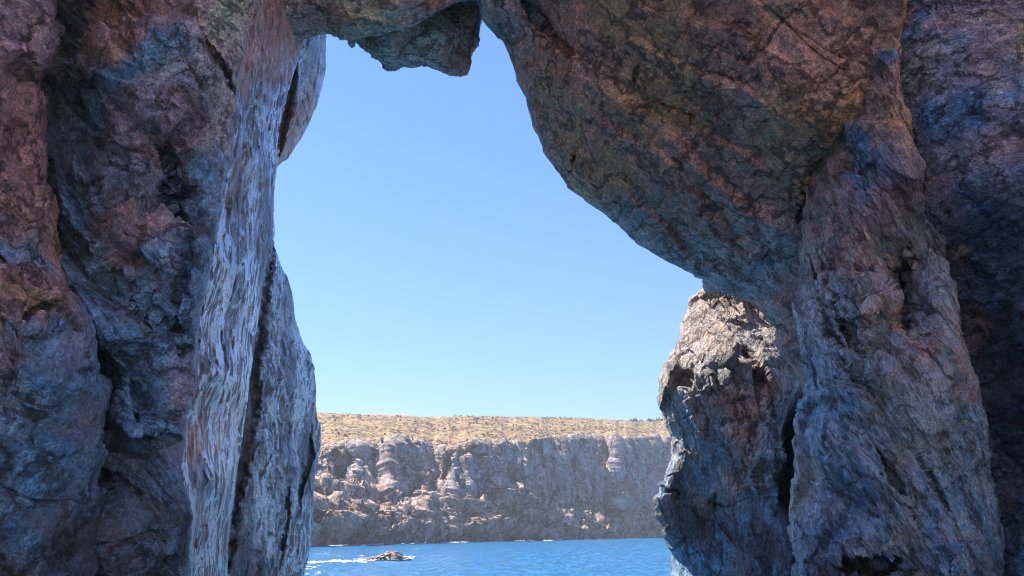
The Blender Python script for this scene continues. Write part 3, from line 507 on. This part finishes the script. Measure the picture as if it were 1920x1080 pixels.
# scrub on the plateau: leafy tufts, one object
M_scrub, N, L = nodes('dry_scrub')
out = N('ShaderNodeOutputMaterial'); b = N('ShaderNodeBsdfPrincipled'); L(b.outputs[0], out.inputs[0]); b.inputs['Roughness'].default_value = 0.9
at = N('ShaderNodeAttribute', attribute_name='stone'); L(at.outputs['Color'], b.inputs['Base Color'])
def tuft(n, r, h):
    vs, fs = [], []
    for _ in range(n):
        d = np.random.normal(size=3); d[2] = abs(d[2]); d /= np.linalg.norm(d)
        c = d*np.array([r, r, h])*np.random.uniform(0.5, 1); e = np.random.normal(size=(3, 3))*r*0.38
        k = len(vs); vs += list(c+e); fs.append((k, k+1, k+2))
    return np.array(vs), np.array(fs)
tufts = [tuft(26, 1.0, 0.8) for _ in range(10)]
VS, FS, CS = [], [], []; base_i = 0
rng = np.random.default_rng(11)
C1 = np.array((0.30, 0.215, 0.10)); C2 = np.array((0.22, 0.17, 0.09)); C3 = np.array((0.29, 0.17, 0.10))
dens = fbm(hp2/np.array([16, 26, 16.]), 5, 531, 0.6)
for _ in range(13000):
    i = rng.integers(0, hp2.shape[0]-1); tt = 0.6+0.4*rng.random()**1.15; j = 1+int(tt*(NR-1))
    if dens[i, j] < rng.normal()*0.09+0.02: continue
    p = hp2[i, j]+np.array([rng.normal()*0.4, rng.normal()*1.5, -0.05])
    s = (0.18+0.45*rng.random()**2.2)*(0.8 if tt > 0.66 else 0.7); v_, f_ = tufts[rng.integers(0, 10)]
    a_ = rng.random()*6.28; ca, sa = math.cos(a_), math.sin(a_)
    vv = v_*s; vv = np.c_[vv[:, 0]*ca-vv[:, 1]*sa, vv[:, 0]*sa+vv[:, 1]*ca, vv[:, 2]]+p
    x = rng.random(); c = C1*(1-x)+C2*x if rng.random() < 0.7 else C3
    VS.append(vv); FS.append(f_+base_i); base_i += len(vv); CS.append(np.repeat([[*c, 0]], len(vv), 0))
scrub = mesh_obj('scrub', np.concatenate(VS), np.concatenate(FS), M_scrub, col=np.concatenate(CS), smooth=False)
tag(scrub, 'dry golden and olive scrub covering the top of the headland', 'scrub', kind='stuff')

# boulders at the foot of the headland
M_bould = simple('boulder_stone', (0.34, 0.24, 0.185), 0.9)
def boulder_mesh(seed):
    import bmesh
    bm = bmesh.new(); bmesh.ops.create_icosphere(bm, subdivisions=4, radius=1)
    co = np.array([v.co[:] for v in bm.verts])
    q = co*1.1+seed*7.7
    r = 1+0.45*facets(q, seed)[0]+0.18*facets(q*2.3, seed+1)[0]+0.05*fbm(q*6, 3, seed)
    co = co*r[:, None]*np.array([1.0, 0.85, 0.7])
    for v, c in zip(bm.verts, co): v.co = c
    me = bpy.data.meshes.new('boulder'); bm.to_mesh(me); bm.free(); me.materials.append(M_bould)
    return me
bmeshes = [boulder_mesh(600+k*5) for k in range(5)]
def land_at(u, v):
    k = np.argmin((HUf-u)**2+(HVf-v)**2); return hp2.reshape(-1, 3)[k]
spots = [(702, 930, 1.7, 'largest rounded pale boulder lying alone at the cliff foot above the left rubble'), (671, 938, 1.1, 'small pale boulder left of the largest one at the cliff foot'),
         (598, 917, 1.2, None), (612, 922, 1.0, None), (620, 930, 0.9, None), (605, 935, 1.2, None), (630, 938, 1.3, None), (645, 950, 1.2, None), (655, 940, 0.9, None), (594, 945, 1.3, None), (615, 955, 1.4, None), (668, 958, 1.2, None), (690, 962, 1.1, None),
         (757, 905, 1.1, None), (768, 912, 1.5, None), (778, 918, 1.2, None), (795, 900, 1.3, None), (802, 892, 1.1, None), (752, 925, 1.0, None), (785, 930, 1.2, None), (800, 945, 1.4, None), (775, 965, 1.3, None), (812, 950, 1.0, None),
         (820, 985, 1.5, None), (845, 990, 1.5, None), (870, 985, 1.3, None), (835, 1003, 1.5, None), (720, 985, 1.4, None), (740, 1000, 1.5, None), (690, 1000, 1.3, None), (665, 1005, 1.2, None), (760, 1005, 1.3, None), (785, 1000, 1.4, None),
         (1040, 990, 1.5, None), (1055, 965, 1.4, None), (1075, 985, 1.6, None), (1095, 978, 1.5, None), (1110, 990, 1.5, None), (1015, 1005, 1.3, None), (1000, 1000, 1.3, None), (1090, 1000, 1.4, None), (1220, 1000, 1.8, None), (1240, 998, 1.7, None),
         (1035, 1006, 2.2, 'pale flat boulder at the waterline under the middle of the headland cliff')]
for k, (u, v, s, lab) in enumerate(spots):
    o = bpy.data.objects.new('boulder', bmeshes[k % 5]); COL.objects.link(o)
    p = land_at(u, v); o.location = (p[0], p[1]-0.4*s, p[2]+0.15*s); o.scale = (s*rng.uniform(0.8, 1.2),)*3; o.rotation_euler = (rng.uniform(-.4, .4), rng.uniform(-.4, .4), rng.random()*6)
    if lab is None:
        lab = 'pale boulder in the sunlit rubble at the left foot of the headland' if u < 730 else ('pale boulder in the rubble below the gully in the headland' if u < 900 else 'pale boulder in the rubble at the right foot of the headland')
        g = 'boulders in the left rubble' if u < 730 else ('boulders below the gully' if u < 900 else 'boulders in the right rubble')
        tag(o, lab, 'boulder', g)
    else: tag(o, lab, 'boulder', 'boulders picked out on the far shore')

# low shrubs on the right skyline
M_shrub = simple('shrub_leaves', (0.09, 0.09, 0.05), 0.9)
v_, f_ = tuft(160, 1.0, 0.8)
shr = [mesh_obj('shrub', tuft(160, 1.0, 0.8)[0], f_, M_shrub, smooth=False)]
for k, (u, s) in enumerate([(1184, 0.9), (1192, 1.2), (1203, 0.8), (1218, 1.1), (1226, 0.9), (1236, 1.3), (1244, 1.1), (1251, 1.2)]):
    o = shr[0] if k == 0 else shr[0].copy()
    if k: COL.objects.link(o)
    i = int((u-300)/1300*699); p = hp2[i, NR]; o.location = p-np.array([0, 0, 0.4]); o.scale = (s, s, s); o.rotation_euler = (0, 0, k*1.3)
    tag(o, 'low dark shrub on the skyline at the right end of the headland', 'shrub', 'shrubs on the right skyline')

# ------------------------------------------------------------------ far hill behind the plateau
hx = np.linspace(0, 1, 60); hv = 782-8*np.sin(np.pi*hx)**0.7*(1+0.15*np.sin(9*hx))
ht = P(660+130*hx, hv, 900.0); hb = ht*[1, 1, 0]+[0, 0, -1]
far_hill = mesh_obj('hill', np.concatenate([hb+[0, -60, 0], ht, hb+[0, 200, 0]]), grid_faces(3, 60), simple('far_hill_scrub', (0.16, 0.14, 0.11)))
tag(far_hill, kind='structure')

# unseen cove cliff behind the boat, sized and coloured to bounce warm light
ca_, cr_ = np.meshgrid(np.radians(np.linspace(-100, 100, 160)), np.linspace(0, 1, 40), indexing='ij')
rad = np.interp(cr_, [0, 0.15, 0.6, 1], [26, 30, 42, 90]); hgt = np.interp(cr_, [0, 0.15, 0.6, 1], [-3, 3, 27, 32])
cp = np.stack([rad*np.sin(ca_), -rad*np.cos(ca_)+4, hgt], -1)
cp = cp+(1.6*facets(cp/5, 651)[0]+1.0*facets(cp/2, 652)[0])[..., None]*np.array([0.6, 0.6, 0.5])
cove = mesh_obj('cove_bounce_cliff', cp, grid_faces(160, 40), M_land, col=np.concatenate([np.broadcast_to(np.array((0.54, 0.42, 0.32)), cp.shape), 0*cp[..., :1]], -1))
tag(cove, kind='structure')

# ------------------------------------------------------------------ sea
def spread(lo, hi, n, far, k=14):
    a = np.linspace(lo, hi, n); g = np.geomspace(1, far, k)
    return np.r_[lo-g[::-1], a, hi+g]
sx = spread(-55, 75, 420, 5000); sy = spread(24, 330, 900, 5000)
X, Yg = np.meshgrid(sx, sy)
sp = np.stack([X, Yg, 0*X], -1)
fade = (1-sstep(330, 500, np.abs(Yg)))*(1-sstep(75, 200, np.abs(X)))
wv = 0.22*fbm(sp*np.array([0.2, 0.4, 1]), 3, 701)+0.24*fbm(sp*np.array([0.8, 1.3, 1]), 4, 702, 0.6)
sp[..., 2] = wv*fade
M_sea, N, L = nodes('sea_water')
out = N('ShaderNodeOutputMaterial'); b = N('ShaderNodeBsdfPrincipled'); L(b.outputs[0], out.inputs[0])
b.inputs['Base Color'].default_value = (0.008, 0.12, 0.25, 1); b.inputs['Roughness'].default_value = 0.09; b.inputs['IOR'].default_value = 1.33
tc = N('ShaderNodeTexCoord'); mp = N('ShaderNodeMapping'); mp.inputs['Scale'].default_value = (0.7, 1.2, 1); L(tc.outputs['Object'], mp.inputs[0])
n1 = N('ShaderNodeTexNoise'); n1.inputs['Scale'].default_value = 2.2; n1.inputs['Detail'].default_value = 8; n1.inputs['Roughness'].default_value = 0.6; L(mp.outputs[0], n1.inputs[0])
bp = N('ShaderNodeBump'); bp.inputs['Strength'].default_value = 1.0; bp.inputs['Distance'].default_value = 0.3; L(n1.outputs['Fac'], bp.inputs['Height']); L(bp.outputs[0], b.inputs['Normal'])
sea = mesh_obj('sea', sp, grid_faces(*sp.shape[:2]), M_sea)
tag(sea, kind='structure')

# wave-washed rock and its foam
Yr = float(water_dist(1050))
M_wash = simple('washed_rock_stone', (0.17, 0.11, 0.08), 0.4)
import bmesh
bm = bmesh.new(); bmesh.ops.create_icosphere(bm, subdivisions=6, radius=1)
co = np.array([v.co[:] for v in bm.verts])
q = co*np.array([2.1, 1.5, 1.0])
lump = np.exp(-((co[:, 0]-0.25)/0.38)**2)
r = 1+0.30*facets(q*0.9+3, 801)[0]+0.18*facets(q*2.2, 802)[0]+0.10*fbm(q*3, 4, 803)
co = co*r[:, None]*np.array([2.7, 1.7, 0.58]); co[:, 2] = np.where(co[:, 2] > 0, co[:, 2]*(0.45+1.0*lump), co[:, 2])
for v, c in zip(bm.verts, co): v.co = c
me = bpy.data.meshes.new('sea_rock'); bm.to_mesh(me); bm.free(); me.materials.append(M_wash)
sea_rock = bpy.data.objects.new('sea_rock', me); COL.objects.link(sea_rock)
pc = P(722, 1050, Yr); sea_rock.location = (pc[0], pc[1], 0.12)
tag(sea_rock, 'small brown rock awash in the blue sea with foam around it', 'sea rock')

M_foam = simple('sea_foam', (0.6, 0.63, 0.66), 0.7)
fv, ff, k0 = [], [], 0
def blob(x, y, rx, ry, z):
    global k0
    n = 11; a = np.linspace(0, 2*np.pi, n, endpoint=False); rr = 1+0.35*rng.normal(size=n)
    ring = np.c_[x+rx*rr*np.cos(a), y+ry*rr*np.sin(a), np.full(n, z)]
    fv.extend(ring.tolist()); fv.append([x, y, z+0.05]); ff.extend([(k0+i, k0+(i+1) % n, k0+n) for i in range(n)]); k0 += n+1
for _ in range(170):
    w = rng.random()
    if w < 0.55:
        u = rng.uniform(570, 700); v = 1056-(u-590)*0.035+rng.normal()*2.2*(0.5+0.5*(u-570)/130)
    else:
        u = rng.normal(735, 26); v = 1048+rng.normal()*1.6
    p = P(u, v, water_dist(v)); blob(p[0], p[1], rng.uniform(0.06, 0.38), rng.uniform(0.1, 0.5), 0.09+0.06*rng.random())
for _ in range(16):
    u = rng.uniform(575, 600); v = rng.uniform(1062, 1085); p = P(u, v, water_dist(v)); blob(p[0], p[1], rng.uniform(0.05, 0.18), rng.uniform(0.08, 0.25), 0.09+0.04*rng.random())
for _ in range(70):                    # ringing the washed rock
    a = rng.random()*6.28; p = np.array(sea_rock.location)+np.array([2.4*math.cos(a)*rng.uniform(0.9, 1.2), 1.7*math.sin(a)*rng.uniform(0.9, 1.3), 0]); blob(p[0], p[1], rng.uniform(0.08, 0.3), rng.uniform(0.1, 0.3), 0.1+0.06*rng.random())
for _ in range(150):                   # breaking along the far shore in short stretches
    u = rng.choice([640, 700, 705, 780, 850, 862, 985, 1035])+rng.normal()*9; v = float(np.interp(u, hu, v_s))+0.6+abs(rng.normal())*0.5
    p = P(u, v, water_dist(v)); blob(p[0], p[1], rng.uniform(0.2, 0.7), rng.uniform(0.3, 1.2), 0.15+0.12*rng.random())
foam = mesh_obj('foam', np.array(fv), ff, M_foam)
tag(foam, 'white foam trailing left from the rock awash in the sea', 'foam', kind='stuff')

# ------------------------------------------------------------------ air
HAZE = True
if HAZE:
    m, N, L = nodes('haze_air')
    out = N('ShaderNodeOutputMaterial'); pv = N('ShaderNodeVolumePrincipled'); L(pv.outputs[0], out.inputs['Volume'])
    pv.inputs['Color'].default_value = (0.86, 0.93, 1, 1); pv.inputs['Density'].default_value = 0.00042; pv.inputs['Anisotropy'].default_value = 0.2
    X0, X1, Y0, Y1, Z0, Z1 = -6000, 6000, -6000, 6000, -120, 130
    vs = np.array([(x, y, z) for x in (X0, X1) for y in (Y0, Y1) for z in (Z0, Z1)], float)
    hz = mesh_obj('haze', vs, [(0, 1, 3, 2), (4, 6, 7, 5), (0, 4, 5, 1), (2, 3, 7, 6), (0, 2, 6, 4), (1, 5, 7, 3)], m, smooth=False)
    tag(hz, 'thin pale blue haze over the bay', 'haze', kind='stuff')

# ------------------------------------------------------------------ light
EL, AZ = math.radians(57), math.radians(-56)     # azimuth from +Y, positive towards +X
W = bpy.data.worlds.new('World'); SC.world = W; W.use_nodes = True
nt = W.node_tree; bg = nt.nodes['Background']
st = nt.nodes.new('ShaderNodeTexSky'); st.sky_type = 'NISHITA'; st.sun_disc = False; st.sun_elevation = EL; st.sun_rotation = AZ
st.air_density = 1.5; st.dust_density = 0.4; st.ozone_density = 10.0; st.altitude = 0
tn = nt.nodes.new('ShaderNodeMix'); tn.data_type = 'RGBA'; tn.blend_type = 'MULTIPLY'; tn.inputs['Factor'].default_value = 1; tn.inputs['B'].default_value = (0.63, 0.87, 1.36, 1)
nt.links.new(st.outputs[0], tn.inputs['A']); nt.links.new(tn.outputs['Result'], bg.inputs[0]); bg.inputs[1].default_value = 0.056
sd = bpy.data.lights.new('sun', 'SUN'); sd.energy = 5.0; sd.angle = math.radians(0.5); sd.color = (1, 0.95, 0.88)
so = bpy.data.objects.new('sun', sd); COL.objects.link(so); so.location = (-40, 60, 80)
from mathutils import Vector
dirv = Vector((math.sin(AZ)*math.cos(EL), math.cos(AZ)*math.cos(EL), math.sin(EL)))
so.rotation_euler = dirv.to_track_quat('Z', 'Y').to_euler()

vs = SC.view_settings; vs.view_transform = 'Standard'; vs.look = 'None'; vs.exposure = 1.5; vs.gamma = 1; vs.use_curve_mapping = False
SC.cycles.filter_width = 1.05; SC.cycles.denoising_prefilter = 'NONE'; SC.cycles.caustics_reflective = False; SC.cycles.caustics_refractive = False; SC.cycles.sample_clamp_indirect = 4
SC.cycles.max_bounces = 6; SC.cycles.volume_bounces = 0
